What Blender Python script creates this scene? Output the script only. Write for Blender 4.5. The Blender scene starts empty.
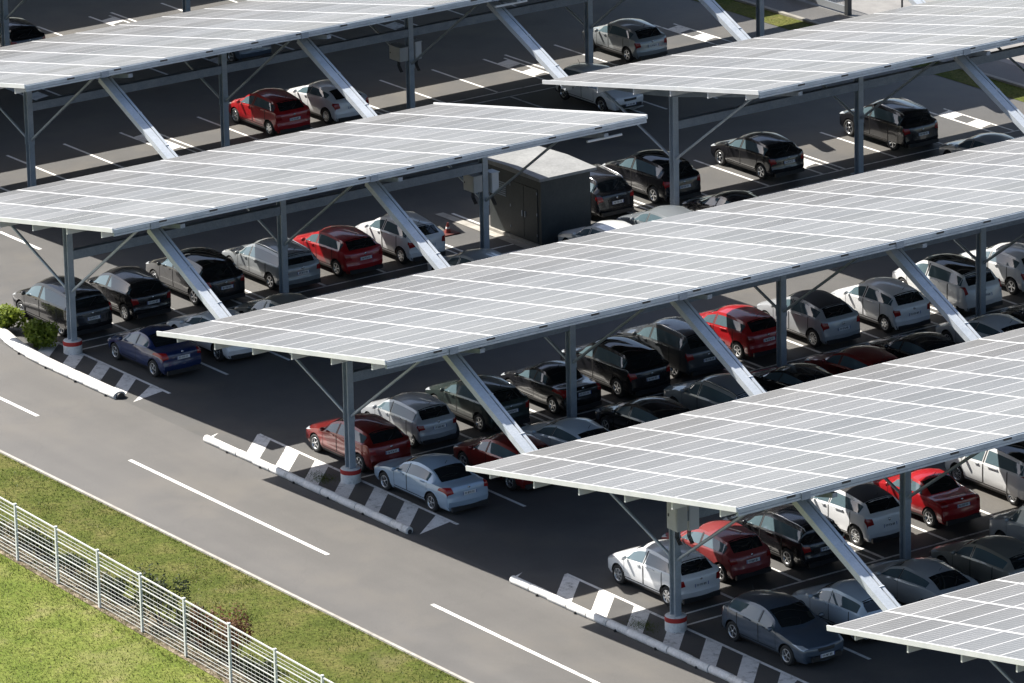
import bpy, bmesh, math, random
from mathutils import Vector, Matrix
random.seed(7)
R = math.radians
C = bpy.context.scene.collection
scene = bpy.context.scene

# ------------------------------------------------------------------ materials
MATS = {}
def rgb(h):
    h = h.lstrip('#')
    v = [int(h[i:i+2], 16)/255 for i in (0, 2, 4)]
    return tuple(((c+.055)/1.055)**2.4 if c > .04045 else c/12.92 for c in v) + (1,)

def mat(name, col=(.5, .5, .5), rough=.6, metal=0., spec=.5, coat=0., coat_r=.05, emit=None):
    if name in MATS: return MATS[name]
    m = bpy.data.materials.new(name); m.use_nodes = True
    b = m.node_tree.nodes['Principled BSDF']
    b.inputs['Base Color'].default_value = tuple(col[:3]) + (1,)
    b.inputs['Roughness'].default_value = rough
    b.inputs['Metallic'].default_value = metal
    b.inputs['Specular IOR Level'].default_value = spec
    b.inputs['Coat Weight'].default_value = coat
    b.inputs['Coat Roughness'].default_value = coat_r
    MATS[name] = m
    return m

def nodes(m):
    return m.node_tree.nodes, m.node_tree.links, m.node_tree.nodes['Principled BSDF']

def noise_color(m, stops, scale, detail=6, rough=.6, coord='Object', second=None, bump=0., bump_scale=60, rmin=None, rmax=None, dist=.02):
    """base colour = colour ramp over noise, optionally times a second finer noise; optional bump"""
    n, l, b = nodes(m)
    tc = n.new('ShaderNodeTexCoord')
    nz = n.new('ShaderNodeTexNoise'); nz.inputs['Scale'].default_value = scale
    nz.inputs['Detail'].default_value = detail; nz.inputs['Roughness'].default_value = rough
    l.new(tc.outputs[coord], nz.inputs['Vector'])
    cr = n.new('ShaderNodeValToRGB'); el = cr.color_ramp.elements
    while len(el) > 1: el.remove(el[-1])
    el[0].position = stops[0][0]; el[0].color = tuple(stops[0][1][:3]) + (1,)
    for p, c in stops[1:]:
        e = el.new(p); e.color = tuple(c[:3]) + (1,)
    l.new(nz.outputs['Fac'], cr.inputs['Fac'])
    out = cr.outputs['Color']
    if second:
        sc, lo, hi = second
        n2 = n.new('ShaderNodeTexNoise'); n2.inputs['Scale'].default_value = sc; n2.inputs['Detail'].default_value = 4
        l.new(tc.outputs[coord], n2.inputs['Vector'])
        mr = n.new('ShaderNodeMapRange'); mr.inputs['From Min'].default_value = .3; mr.inputs['From Max'].default_value = .7
        mr.inputs['To Min'].default_value = lo; mr.inputs['To Max'].default_value = hi
        l.new(n2.outputs['Fac'], mr.inputs['Value'])
        mx = n.new('ShaderNodeMix'); mx.data_type = 'RGBA'; mx.blend_type = 'MULTIPLY'; mx.inputs['Factor'].default_value = 1
        l.new(out, mx.inputs['A']); l.new(mr.outputs['Result'], mx.inputs['B'])
        out = mx.outputs['Result']
    l.new(out, b.inputs['Base Color'])
    if bump:
        n3 = n.new('ShaderNodeTexNoise'); n3.inputs['Scale'].default_value = bump_scale; n3.inputs['Detail'].default_value = 5
        l.new(tc.outputs[coord], n3.inputs['Vector'])
        bp = n.new('ShaderNodeBump'); bp.inputs['Strength'].default_value = bump; bp.inputs['Distance'].default_value = dist
        l.new(n3.outputs['Fac'], bp.inputs['Height']); l.new(bp.outputs['Normal'], b.inputs['Normal'])
    if rmin is not None:
        mr = n.new('ShaderNodeMapRange'); mr.inputs['To Min'].default_value = rmin; mr.inputs['To Max'].default_value = rmax
        l.new(nz.outputs['Fac'], mr.inputs['Value']); l.new(mr.outputs['Result'], b.inputs['Roughness'])
    return m

def g(v, w=1., c=1.): return (v*w, v, v*c)

ASPEC = 1.0
asphalt = noise_color(mat('asphalt_road', rough=.70, spec=ASPEC), [(.25, (.056, .053, .049)), (.5, (.068, .064, .059)), (.75, (.080, .075, .068))], .45, 7, .62, second=(24, .78, 1.2), bump=.5, bump_scale=45)
def streaks(m, axis_scale, lo, hi):
    """long wear streaks along Y: tyre tracks and patched bands in the asphalt"""
    n, l, b = nodes(m)
    src = b.inputs['Base Color'].links[0].from_socket
    tc = n.new('ShaderNodeTexCoord'); mp = n.new('ShaderNodeMapping'); mp.inputs['Scale'].default_value = axis_scale
    l.new(tc.outputs['Object'], mp.inputs['Vector'])
    nz = n.new('ShaderNodeTexNoise'); nz.inputs['Scale'].default_value = 1; nz.inputs['Detail'].default_value = 5
    l.new(mp.outputs['Vector'], nz.inputs['Vector'])
    mr = n.new('ShaderNodeMapRange'); mr.inputs['From Min'].default_value = .3; mr.inputs['From Max'].default_value = .7
    mr.inputs['To Min'].default_value = lo; mr.inputs['To Max'].default_value = hi
    l.new(nz.outputs['Fac'], mr.inputs['Value'])
    mx = n.new('ShaderNodeMix'); mx.data_type = 'RGBA'; mx.blend_type = 'MULTIPLY'; mx.inputs['Factor'].default_value = 1
    l.new(src, mx.inputs['A']); l.new(mr.outputs['Result'], mx.inputs['B']); l.new(mx.outputs['Result'], b.inputs['Base Color'])
streaks(asphalt, (1.1, .05, 1), .88, 1.1)
asphalt_lot = noise_color(mat('asphalt_lot', rough=.70, spec=ASPEC), [(.25, (.040, .039, .037)), (.5, (.051, .049, .046)), (.75, (.062, .059, .055))], .6, 7, .62, second=(24, .78, 1.2), bump=.5, bump_scale=45)
streaks(asphalt_lot, (.5, .3, 1), .86, 1.08)
def oil(m):
    n, l, b = nodes(m)
    src = b.inputs['Base Color'].links[0].from_socket
    tc = n.new('ShaderNodeTexCoord'); v = n.new('ShaderNodeTexVoronoi'); v.inputs['Scale'].default_value = .45
    l.new(tc.outputs['Object'], v.inputs['Vector'])
    mr = n.new('ShaderNodeMapRange'); mr.inputs['From Min'].default_value = .05; mr.inputs['From Max'].default_value = .28
    mr.inputs['To Min'].default_value = .72; mr.inputs['To Max'].default_value = 1
    l.new(v.outputs['Distance'], mr.inputs['Value'])
    mx = n.new('ShaderNodeMix'); mx.data_type = 'RGBA'; mx.blend_type = 'MULTIPLY'; mx.inputs['Factor'].default_value = .7
    l.new(src, mx.inputs['A']); l.new(mr.outputs['Result'], mx.inputs['B']); l.new(mx.outputs['Result'], b.inputs['Base Color'])
oil(asphalt_lot)
paint_white = noise_color(mat('marking_paint', rough=.7), [(.3, (.48, .47, .44)), (.48, (.74, .73, .70)), (.7, (.82, .81, .79))], 3.2, 8, .7, second=(30, .86, 1.05))
def wear(m, scale, lo, hi, under):
    """paint worn through to the asphalt in flecks"""
    n, l, b = nodes(m); src = b.inputs['Base Color'].links[0].from_socket
    tc = n.new('ShaderNodeTexCoord'); nz = n.new('ShaderNodeTexNoise'); nz.inputs['Scale'].default_value = scale; nz.inputs['Detail'].default_value = 9; nz.inputs['Roughness'].default_value = .75
    l.new(tc.outputs['Object'], nz.inputs['Vector'])
    mr = n.new('ShaderNodeMapRange'); mr.inputs['From Min'].default_value = lo; mr.inputs['From Max'].default_value = hi
    l.new(nz.outputs['Fac'], mr.inputs['Value'])
    mx = n.new('ShaderNodeMix'); mx.data_type = 'RGBA'; l.new(mr.outputs['Result'], mx.inputs['Factor'])
    mx.inputs['A'].default_value = under; l.new(src, mx.inputs['B']); l.new(mx.outputs['Result'], b.inputs['Base Color'])
wear(paint_white, 2.2, .33, .45, (.17, .165, .155, 1))
def cracks(m, scale, width, amount):
    """hairline cracks and sealed seams"""
    n, l, b = nodes(m); src = b.inputs['Base Color'].links[0].from_socket
    tc = n.new('ShaderNodeTexCoord'); nz = n.new('ShaderNodeTexNoise'); nz.inputs['Scale'].default_value = .8; nz.inputs['Detail'].default_value = 4
    l.new(tc.outputs['Object'], nz.inputs['Vector'])
    ad = n.new('ShaderNodeMix'); ad.data_type = 'RGBA'; ad.blend_type = 'LINEAR_LIGHT'; ad.inputs['Factor'].default_value = .6
    l.new(tc.outputs['Object'], ad.inputs['A']); l.new(nz.outputs['Color'], ad.inputs['B'])
    v = n.new('ShaderNodeTexVoronoi'); v.feature = 'DISTANCE_TO_EDGE'; v.inputs['Scale'].default_value = scale
    l.new(ad.outputs['Result'], v.inputs['Vector'])
    mr = n.new('ShaderNodeMapRange'); mr.inputs['From Max'].default_value = width; mr.inputs['To Min'].default_value = 1-amount; mr.inputs['To Max'].default_value = 1
    l.new(v.outputs['Distance'], mr.inputs['Value'])
    mx = n.new('ShaderNodeMix'); mx.data_type = 'RGBA'; mx.blend_type = 'MULTIPLY'; mx.inputs['Factor'].default_value = 1
    l.new(src, mx.inputs['A']); l.new(mr.outputs['Result'], mx.inputs['B']); l.new(mx.outputs['Result'], b.inputs['Base Color'])
cracks(asphalt, .13, .006, .12); cracks(asphalt_lot, .16, .008, .15)
def patches(m, scale, lo, hi, col, amount):
    n, l, b = nodes(m); src = b.inputs['Base Color'].links[0].from_socket
    tc = n.new('ShaderNodeTexCoord'); nz = n.new('ShaderNodeTexNoise'); nz.inputs['Scale'].default_value = scale; nz.inputs['Detail'].default_value = 8; nz.inputs['Roughness'].default_value = .6
    l.new(tc.outputs['Object'], nz.inputs['Vector'])
    mr = n.new('ShaderNodeMapRange'); mr.inputs['From Min'].default_value = lo; mr.inputs['From Max'].default_value = hi; mr.inputs['To Max'].default_value = amount
    l.new(nz.outputs['Fac'], mr.inputs['Value'])
    mx = n.new('ShaderNodeMix'); mx.data_type = 'RGBA'; l.new(mr.outputs['Result'], mx.inputs['Factor']); l.new(src, mx.inputs['A']); mx.inputs['B'].default_value = col
    l.new(mx.outputs['Result'], b.inputs['Base Color'])
patches(asphalt, .22, .50, .68, (.098, .087, .071, 1), .6); patches(asphalt, .5, .62, .74, (.060, .057, .053, 1), .3)
patches(asphalt_lot, .25, .48, .66, (.092, .080, .062, 1), .6); patches(asphalt_lot, .9, .62, .74, (.05, .046, .042, 1), .5)
lawn_m = noise_color(mat('lawn_soil', rough=.95, spec=.1), [(.25, (.075, .105, .020)), (.42, (.115, .150, .028)), (.56, (.155, .178, .042)), (.70, (.225, .205, .090)), (.82, (.28, .25, .13))], .55, 8, .65, second=(9, .62, 1.3), bump=.8, bump_scale=30, dist=.05)
verge_m = noise_color(mat('verge_soil', rough=.95, spec=.1), [(.25, (.050, .068, .014)), (.45, (.085, .102, .022)), (.6, (.120, .120, .036)), (.78, (.185, .155, .070))], .7, 8, .65, second=(8, .6, 1.3), bump=.8, bump_scale=30, dist=.05)
patches(lawn_m, .28, .54, .68, (.25, .22, .11, 1), .6); patches(verge_m, .4, .56, .70, (.17, .14, .075, 1), .5)
soil_m = noise_color(mat('mulch', rough=.95, spec=.1), [(.3, (.05, .04, .03)), (.5, (.16, .13, .09)), (.68, (.42, .36, .27))], 3.5, 7, .7, second=(20, .6, 1.3), bump=.8, bump_scale=20, dist=.05)
yard_m = noise_color(mat('pale_paving', rough=.85), [(.3, (.36, .35, .33)), (.7, (.46, .45, .43))], 1.2, 5)
concrete_w = noise_color(mat('white_concrete', rough=.75), [(.28, (.40, .39, .36)), (.45, (.70, .69, .66)), (.7, (.80, .79, .77))], 2.6, 8, .7, second=(14, .85, 1.04))
kerb_m = noise_color(mat('kerb_concrete', rough=.8), [(.3, (.26, .245, .215)), (.7, (.42, .40, .36))], 2.5, 6)
steel = noise_color(mat('galvanised_steel', rough=.45, metal=.25, spec=.6), [(.3, (.30, .35, .40)), (.7, (.40, .45, .50))], 2.4, 6, second=(22, .88, 1.08))
steel_dark = noise_color(mat('weathered_steel', rough=.5, metal=.2), [(.3, (.20, .24, .29)), (.7, (.27, .31, .36))], 2.2, 6, second=(22, .85, 1.1))
chan_m = noise_color(mat('channel_zinc', rough=.5, metal=.15), [(.3, (.42, .46, .50)), (.7, (.54, .57, .60))], 1.6, 6, second=(18, .9, 1.06))
alu = noise_color(mat('aluminium', rough=.5, metal=.1), [(.3, (.52, .525, .525)), (.7, (.59, .595, .595))], 1.5, 5)
alu_edge = noise_color(mat('edge_profile', rough=.5, metal=.2), [(.3, (.55, .57, .58)), (.7, (.66, .67, .67))], 1.2, 5)
clamp_m = mat('clamp_black', (.03, .03, .032), .5)
red_band = mat('red_band', (.42, .03, .025), .6)
box_m = noise_color(mat('cabinet_beige', rough=.5), [(.3, (.40, .405, .40)), (.7, (.47, .475, .465))], 2, 5)
box_white = mat('isolator_white', (.6, .62, .64), .45)
cable_m = mat('cable_black', (.02, .02, .022), .6)

# solar glass: cells paled by painted sky glare, pale gaps between them, worn glass coat
def make_solar():
    m = mat('solar_glass', (.02, .025, .035), .32, 0, .8)
    n, l, b = nodes(m)
    tc = n.new('ShaderNodeTexCoord')
    sep = n.new('ShaderNodeSeparateXYZ'); l.new(tc.outputs['Object'], sep.inputs['Vector'])
    def grid(sock, pitch, width):
        d = n.new('ShaderNodeMath'); d.operation = 'DIVIDE'; d.inputs[1].default_value = pitch; l.new(sock, d.inputs[0])
        f = n.new('ShaderNodeMath'); f.operation = 'FRACT'; l.new(d.outputs[0], f.inputs[0])
        s = n.new('ShaderNodeMath'); s.operation = 'SUBTRACT'; s.inputs[1].default_value = .5; l.new(f.outputs[0], s.inputs[0])
        a = n.new('ShaderNodeMath'); a.operation = 'ABSOLUTE'; l.new(s.outputs[0], a.inputs[0])
        t = n.new('ShaderNodeMath'); t.operation = 'GREATER_THAN'; t.inputs[1].default_value = .5-width/2; l.new(a.outputs[0], t.inputs[0])
        return t.outputs[0]
    gx = grid(sep.outputs['X'], .1595, .05); gy = grid(sep.outputs['Y'], .1595, .05)
    mx = n.new('ShaderNodeMath'); mx.operation = 'MAXIMUM'; l.new(gx, mx.inputs[0]); l.new(gy, mx.inputs[1])
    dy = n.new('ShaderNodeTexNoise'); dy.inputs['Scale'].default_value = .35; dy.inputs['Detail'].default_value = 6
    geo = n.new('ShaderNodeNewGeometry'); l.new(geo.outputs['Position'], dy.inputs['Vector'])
    # patchy dust film, its colour paled to stand in for sky glare
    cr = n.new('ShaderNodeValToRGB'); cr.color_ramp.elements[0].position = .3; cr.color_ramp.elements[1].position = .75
    cr.color_ramp.elements[0].color = DUST_GLARE_A; cr.color_ramp.elements[1].color = DUST_GLARE_B
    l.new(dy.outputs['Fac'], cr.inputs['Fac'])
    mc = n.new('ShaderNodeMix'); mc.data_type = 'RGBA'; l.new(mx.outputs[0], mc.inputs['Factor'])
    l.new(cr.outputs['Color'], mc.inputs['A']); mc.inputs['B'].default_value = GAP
    # modules differ slightly from one another
    att = n.new('ShaderNodeAttribute'); att.attribute_name = 'module_tone'; att.attribute_type = 'GEOMETRY'
    oi = n.new('ShaderNodeObjectInfo')
    ad = n.new('ShaderNodeMath'); ad.operation = 'ADD'; l.new(att.outputs['Fac'], ad.inputs[0]); l.new(oi.outputs['Random'], ad.inputs[1])
    wn = n.new('ShaderNodeTexWhiteNoise'); wn.noise_dimensions = '1D'; l.new(ad.outputs[0], wn.inputs['W'])
    mr = n.new('ShaderNodeMapRange'); mr.inputs['To Min'].default_value = .94; mr.inputs['To Max'].default_value = 1.06
    l.new(wn.outputs['Value'], mr.inputs['Value'])
    mm = n.new('ShaderNodeMix'); mm.data_type = 'RGBA'; mm.blend_type = 'MULTIPLY'; mm.inputs['Factor'].default_value = 1
    l.new(mc.outputs['Result'], mm.inputs['A']); l.new(mr.outputs['Result'], mm.inputs['B'])
    l.new(mm.outputs['Result'], b.inputs['Base Color'])
    rr = n.new('ShaderNodeMapRange'); rr.inputs['To Min'].default_value = .27; rr.inputs['To Max'].default_value = .40
    l.new(wn.outputs['Value'], rr.inputs['Value']); l.new(rr.outputs['Result'], b.inputs['Roughness'])
    return m
DUST_GLARE_A = (.125, .128, .131, 1); DUST_GLARE_B = (.165, .166, .166, 1); GAP = (.42, .42, .42, 1)
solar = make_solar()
backsheet = mat('module_backsheet', (.035, .036, .04), .6)  # unseen underside, made dark to cut bounced light below the roofs

# ------------------------------------------------------------------ helpers
class MB:
    """collects faces for ONE mesh"""
    def __init__(s): s.v = []; s.f = []; s.m = []; s.sm = []
    def face(s, pts, mi=0, smooth=False):
        i = len(s.v); s.v += [tuple(p) for p in pts]; s.f.append(tuple(range(i, i+len(pts)))); s.m.append(mi); s.sm.append(smooth)
    def grid(s, P, mi=0, smooth=True, closed=False):
        """P[i][j] points -> quads with shared verts"""
        i0 = len(s.v); nj = len(P[0])
        for row in P: s.v += [tuple(p) for p in row]
        for i in range(len(P)-1):
            for j in range(nj if closed else nj-1):
                a = i0+i*nj+j; b = i0+i*nj+(j+1) % nj
                s.f.append((a, b, b+nj, a+nj)); s.m.append(mi); s.sm.append(smooth)
    def box(s, x0, x1, y0, y1, z0, z1, mi=0, M=None):
        c = [Vector((x, y, z)) for z in (z0, z1) for y in (y0, y1) for x in (x0, x1)]
        if M: c = [M @ p for p in c]
        for q in ((0, 2, 3, 1), (4, 5, 7, 6), (0, 1, 5, 4), (2, 6, 7, 3), (0, 4, 6, 2), (1, 3, 7, 5)):
            s.face([c[k] for k in q], mi)
    def bar(s, a, b, w, h, mi=0, up=(0, 0, 1)):
        """box beam from a to b, w wide, h tall, centred on the line"""
        a = Vector(a); b = Vector(b); d = (b-a).normalized()
        r = d.cross(Vector(up)).normalized(); u = r.cross(d).normalized()
        c = []
        for p in (a, b):
            for sx, sz in ((-1, -1), (1, -1), (1, 1), (-1, 1)): c.append(p + r*sx*w/2 + u*sz*h/2)
        for q in ((3, 2, 1, 0), (4, 5, 6, 7), (0, 1, 5, 4), (1, 2, 6, 5), (2, 3, 7, 6), (3, 0, 4, 7)):
            s.face([c[k] for k in q], mi)
    def tube(s, pts, rad, n=10, mi=0, caps=True, smooth=True):
        pts = [Vector(p) for p in pts]; rings = []
        for i, p in enumerate(pts):
            d = (pts[min(i+1, len(pts)-1)]-pts[max(i-1, 0)]).normalized()
            r = d.cross(Vector((0, 0, 1)))
            r = r.normalized() if r.length > 1e-4 else Vector((1, 0, 0))
            u = r.cross(d)
            rr = rad[i] if isinstance(rad, (list, tuple)) else rad
            rings.append([p + (r*math.cos(t)+u*math.sin(t))*rr for t in [2*math.pi*k/n for k in range(n)]])
        s.grid(rings, mi, smooth, True)
        if caps:
            s.face(list(reversed(rings[0])), mi); s.face(rings[-1], mi)
    def lathe(s, prof, n=20, mi=0, M=None, smooth=True):
        """prof: (radius, z) list about Z"""
        rings = [[Vector((r*math.cos(2*math.pi*k/n), r*math.sin(2*math.pi*k/n), z)) for k in range(n)] for r, z in prof]
        if M: rings = [[M @ p for p in q] for q in rings]
        s.grid(rings, mi, smooth, True)
    def mesh(s, name, mats):
        me = bpy.data.meshes.new(name); me.from_pydata(s.v, [], s.f)
        for m in mats: me.materials.append(m)
        me.polygons.foreach_set('material_index', s.m); me.polygons.foreach_set('use_smooth', s.sm)
        me.update(); return me

def link(name, me, parent=None, loc=(0, 0, 0), rot=0):
    o = bpy.data.objects.new(name, me); C.objects.link(o); o.location = loc
    if rot: o.rotation_euler = (0, 0, rot)
    if parent: o.parent = parent
    return o
def build(mb, name, mats, parent=None, loc=(0, 0, 0), sharp=None):
    me = mb.mesh(name, mats if isinstance(mats, (list, tuple)) else [mats])
    if sharp: me.set_sharp_from_angle(angle=R(sharp))
    return link(name, me, parent, loc)
def tag(o, label, cat, group=None):
    o['label'] = label; o['category'] = cat
    if group: o['group'] = group
    return o
def empty(name, loc=(0, 0, 0), rot=0):
    o = bpy.data.objects.new(name, None); C.objects.link(o); o.location = loc; o.rotation_euler = (0, 0, rot); o.empty_display_size = .3
    return o
def structure(o, kind='structure'): o['kind'] = kind; return o

# ------------------------------------------------------------------ layout (metres; X along the rows, Y away along the road)
BAY = 8.85
ROW = {'c0': 52.0, 'c1': 35.2, 'c2': 17.43, 'c3': 0., 'c4': -17.3, 'c5': -34.6}
KF, HF, KR, HR = -7.67, 6.75, 5.45, 4.43            # front (high) and rear (low) edge of a roof, relative to its pillar line
SL = (HF-HR)/(KR-KF)
TILT = math.atan(SL)
def roof_z(y): return HF - (y-KF)*SL

# ------------------------------------------------------------------ ground
def sheet(name, pts, z, m, kind='structure'):
    mb = MB(); mb.face([(x, y, z) for x, y in pts]); return structure(build(mb, name, m), kind)
far_m = noise_color(mat('far_ground', rough=.95, spec=.1), [(.3, (.11, .11, .085)), (.7, (.19, .18, .15))], .02, 6)
sheet('ground', [(-2500, -2500), (2500, -2500), (2500, 2500), (-2500, 2500)], -.03, far_m)
sheet('lawn', [(-60, -80), (-7.42, -80), (-7.42, 70), (-60, 70)], -.02, lawn_m)
sheet('verge', [(-15.45, -80), (-7.42, -80), (-7.42, 70), (-9.52, 70)], -.012, verge_m)
sheet('soil_bed', [(-14.22, -45), (-13.0, -45), (-10.03, 30), (-11.25, 30)], -.006, soil_m)
sheet('road', [(-7.27, -80), (-1.35, -80), (-1.35, 75), (-7.27, 75)], 0, asphalt)
sheet('parking_lot', [(-1.35, -80), (46.9, -80), (46.9, 75), (-1.35, 75)], 0, asphalt_lot)
sheet('service_path', [(48.45, -40), (50.35, -40), (50.35, 75), (48.45, 75)], .0, asphalt_lot)
yard = noise_color(mat('yard_paving', rough=.85), [(.3, (.17, .165, .16)), (.7, (.23, .225, .215))], 1.2, 5)
sheet('paved_yard', [(50.35, -40), (120, -40), (120, 120), (50.35, 120)], .0, yard)
mb = MB()
y = -80.
while y < 74:
    mb.box(-7.40, -7.29, y+.006, y+1.994, -.03, .03); y += 2
structure(build(mb, 'kerb', kerb_m))
mb = MB()
y = -40.
while y < 74:
    mb.box(48.22, 48.44, y+.006, y+1.994, -.03, .10); y += 2
structure(build(mb, 'garden_kerb', noise_color(mat('kerb_old', rough=.85), [(.3, (.20, .19, .165)), (.7, (.29, .275, .24))], 2.5, 6)))

# ------------------------------------------------------------------ paint on the ground
Z1 = .004
mb = MB()
def strip(a, b, w=.12, z=Z1):
    a = Vector((a[0], a[1], z)); b = Vector((b[0], b[1], z)); d = (b-a).normalized(); r = Vector((-d.y, d.x, 0))*w/2
    mb.face([a-r, b-r, b+r, a+r])
# centre line dashes
for y0, y1 in ((31.4, 18.8), (23.9+.2, 24.0), (18.0+.6, 12.15), (6.31, -5.34), (-10.99, -22.6), (-28.3, -40)):
    if abs(y0-y1) > 1: strip((-4.47, y0), (-4.47, y1), .15)
structure(build(mb, 'road_markings', paint_white))

mb = MB()
def stall_lines(yrow, x_first, bays, first_bay=False, lo=-5.55, hi=5.6, skipB=()):
    """three stalls to a bay and a hatched island in front of each pillar"""
    for k in bays:
        p = k*BAY
        xs = [p-.1, p+2.45, p+5.05, p+7.65] if k else [.30, 2.93, 5.48, 7.75]
        for i, x in enumerate(xs):
            if k == 0 and i == 0: continue                 # the hatched island has its own border line there
            strip((x, yrow+hi), (x, yrow+.93)); strip((x, yrow+.12), (x, yrow+lo))
        # island: white blocks between two thin border lines, slightly slanted
        a, b = p+7.80, p+8.42
        strip((b, yrow+hi-.4), (b, yrow+.93), .10)
        for y0, y1 in ((hi-.75, 1.0), (-.2, lo+.9)):
            yy = yrow+y0
            while yy > yrow+y1+.9:
                mb.face([(a-.085, yy-.18, Z1), (a-.085, yy-1.05, Z1), (b-.052, yy-.87, Z1), (b-.052, yy, Z1)]); yy -= 1.74
    x0 = min(bays)*BAY; x1 = (max(bays)+1)*BAY
    strip((x0+.3, yrow+.86), (x1-.2, yrow+.86), .10); strip((x0+.3, yrow+.07), (x1-.2, yrow+.07), .10)
stall_lines(ROW['c3'], 0, range(0, 5)); stall_lines(ROW['c4'], 0, range(0, 5)); stall_lines(ROW['c5'], 0, range(0, 5))
stall_lines(ROW['c2'], 0, range(0, 5)); stall_lines(ROW['c1'], 0, range(1, 5)); stall_lines(ROW['c0'], 0, range(1, 5))
# border of the far island at the end of row one
strip((5.68, 31.85), (5.68, 28.9), .16)
structure(build(mb, 'parking_lines', paint_white))

# hatched islands at the road end of each row
def poly(P, z=Z1): mb.face([(x, y, z) for x, y in P])
mb = MB()
def hatch(yr, y_top, y_bot, y_first, n, left=-1.19, step=1.72, wid=.78, slant=1.45, outer=True):
    strip((.28, yr+y_top), (.28, yr+y_bot), .12)
    y = y_first
    for i in range(n):
        a0, a1 = y, y-wid
        P = [(.215, a0), (.215, a1), (left, a1-slant), (left, a0-slant)]
        # trim against the ends of the island
        Q = [(px, min(py, y_top)) for px, py in P]
        Q = [(px, max(py, y_bot)) for px, py in Q]
        # keep a 0.7 m gap for the pillar footing: nothing to do, paint runs up to it
        poly([(px, yr+py) for px, py in Q])
        y -= step
    poly([(left, yr+y_top+.62), (left, yr+y_top+1.4-.62), (left+.50, yr+y_top+.95)])
hatch(ROW['c3'], 5.86, -5.60, 5.86, 7)
hatch(ROW['c4'], 5.92, -6.40, 5.92, 7, step=1.78)
hatch(ROW['c2'], 2.2, -6.05, 1.9, 5, step=1.70)
structure(build(mb, 'hatched_markings', paint_white))

# ------------------------------------------------------------------ barrier kerbs (white concrete half pipes in segments)
def barrier(name, path, label, rad=.135, seg=.98, squash=1.):
    root = tag(empty(name, (path[0][0], path[0][1], 0)), label, 'kerb barrier', 'white barrier kerbs along the road')
    o0 = Vector((path[0][0], path[0][1], 0))
    P = [Vector((x, y, 0)) for x, y in path]
    d = [0.]
    for a, b in zip(P, P[1:]): d.append(d[-1]+(b-a).length)
    def at(t):
        for i in range(len(P)-1):
            if t <= d[i+1]+1e-6: return P[i].lerp(P[i+1], (t-d[i])/(d[i+1]-d[i]))
        return P[-1]
    s = MB(); s.tube([p-o0+Vector((0, 0, .06)) for p in P], rad*.62, 8); build(s, 'core', clamp_m, root)
    t = 0; k = 0
    while t < d[-1]-.4:
        t1 = min(t+seg, d[-1])
        a, b = at(t)-o0, at(t1)-o0
        dv = (b-a).normalized(); n = Vector((-dv.y, dv.x, 0)); s = MB()
        rings = []
        jit = random.uniform(-.015, .015)
        for f, rr in ((0.012, .985), (.02, 1), (.5, 1), (.98, 1), (.988, .985)):
            p = a.lerp(b, f)+n*jit
            rings.append([p+n*math.cos(q)*rad*rr+Vector((0, 0, max(-.02, .09+math.sin(q)*rad*rr*squash))) for q in [2*math.pi*i/16 for i in range(16)]])
        s.grid(rings, 0, True, True); s.face(list(reversed(rings[0])), 0); s.face(rings[-1], 0)
        # dark drainage notch under every other block
        if k % 2: s.box(-.05, .05, -.012, .03, 0, .07, 1, Matrix.Translation(a.lerp(b, .5)-n*(rad+.0)))
        build(s, 'segment', [concrete_w, clamp_m], root, sharp=50)
        t = t1; k += 1
    return root
barrier('barrier_kerb', [(-1.47, 6.35), (-1.42, 0), (-1.38, -5.35)], 'white segmented barrier kerb below the row where the light blue sedan parks first')
barrier('barrier_kerb', [(-1.43, -10.95), (-1.43, -14.7), (-1.36, -18.3), (-1.33, -23.9)], 'white segmented barrier kerb nearest the bottom edge beside the dark slate hatchback')
barrier('barrier_kerb', [(.9, 25.4), (.1, 23.5), (-.72, 21.0), (-1.13, 19.2), (-1.31, 17.4), (-1.33, 14.4), (-1.31, 11.95)], 'white barrier kerb that curves away round the two green bushes', rad=.25, squash=.6)

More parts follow.
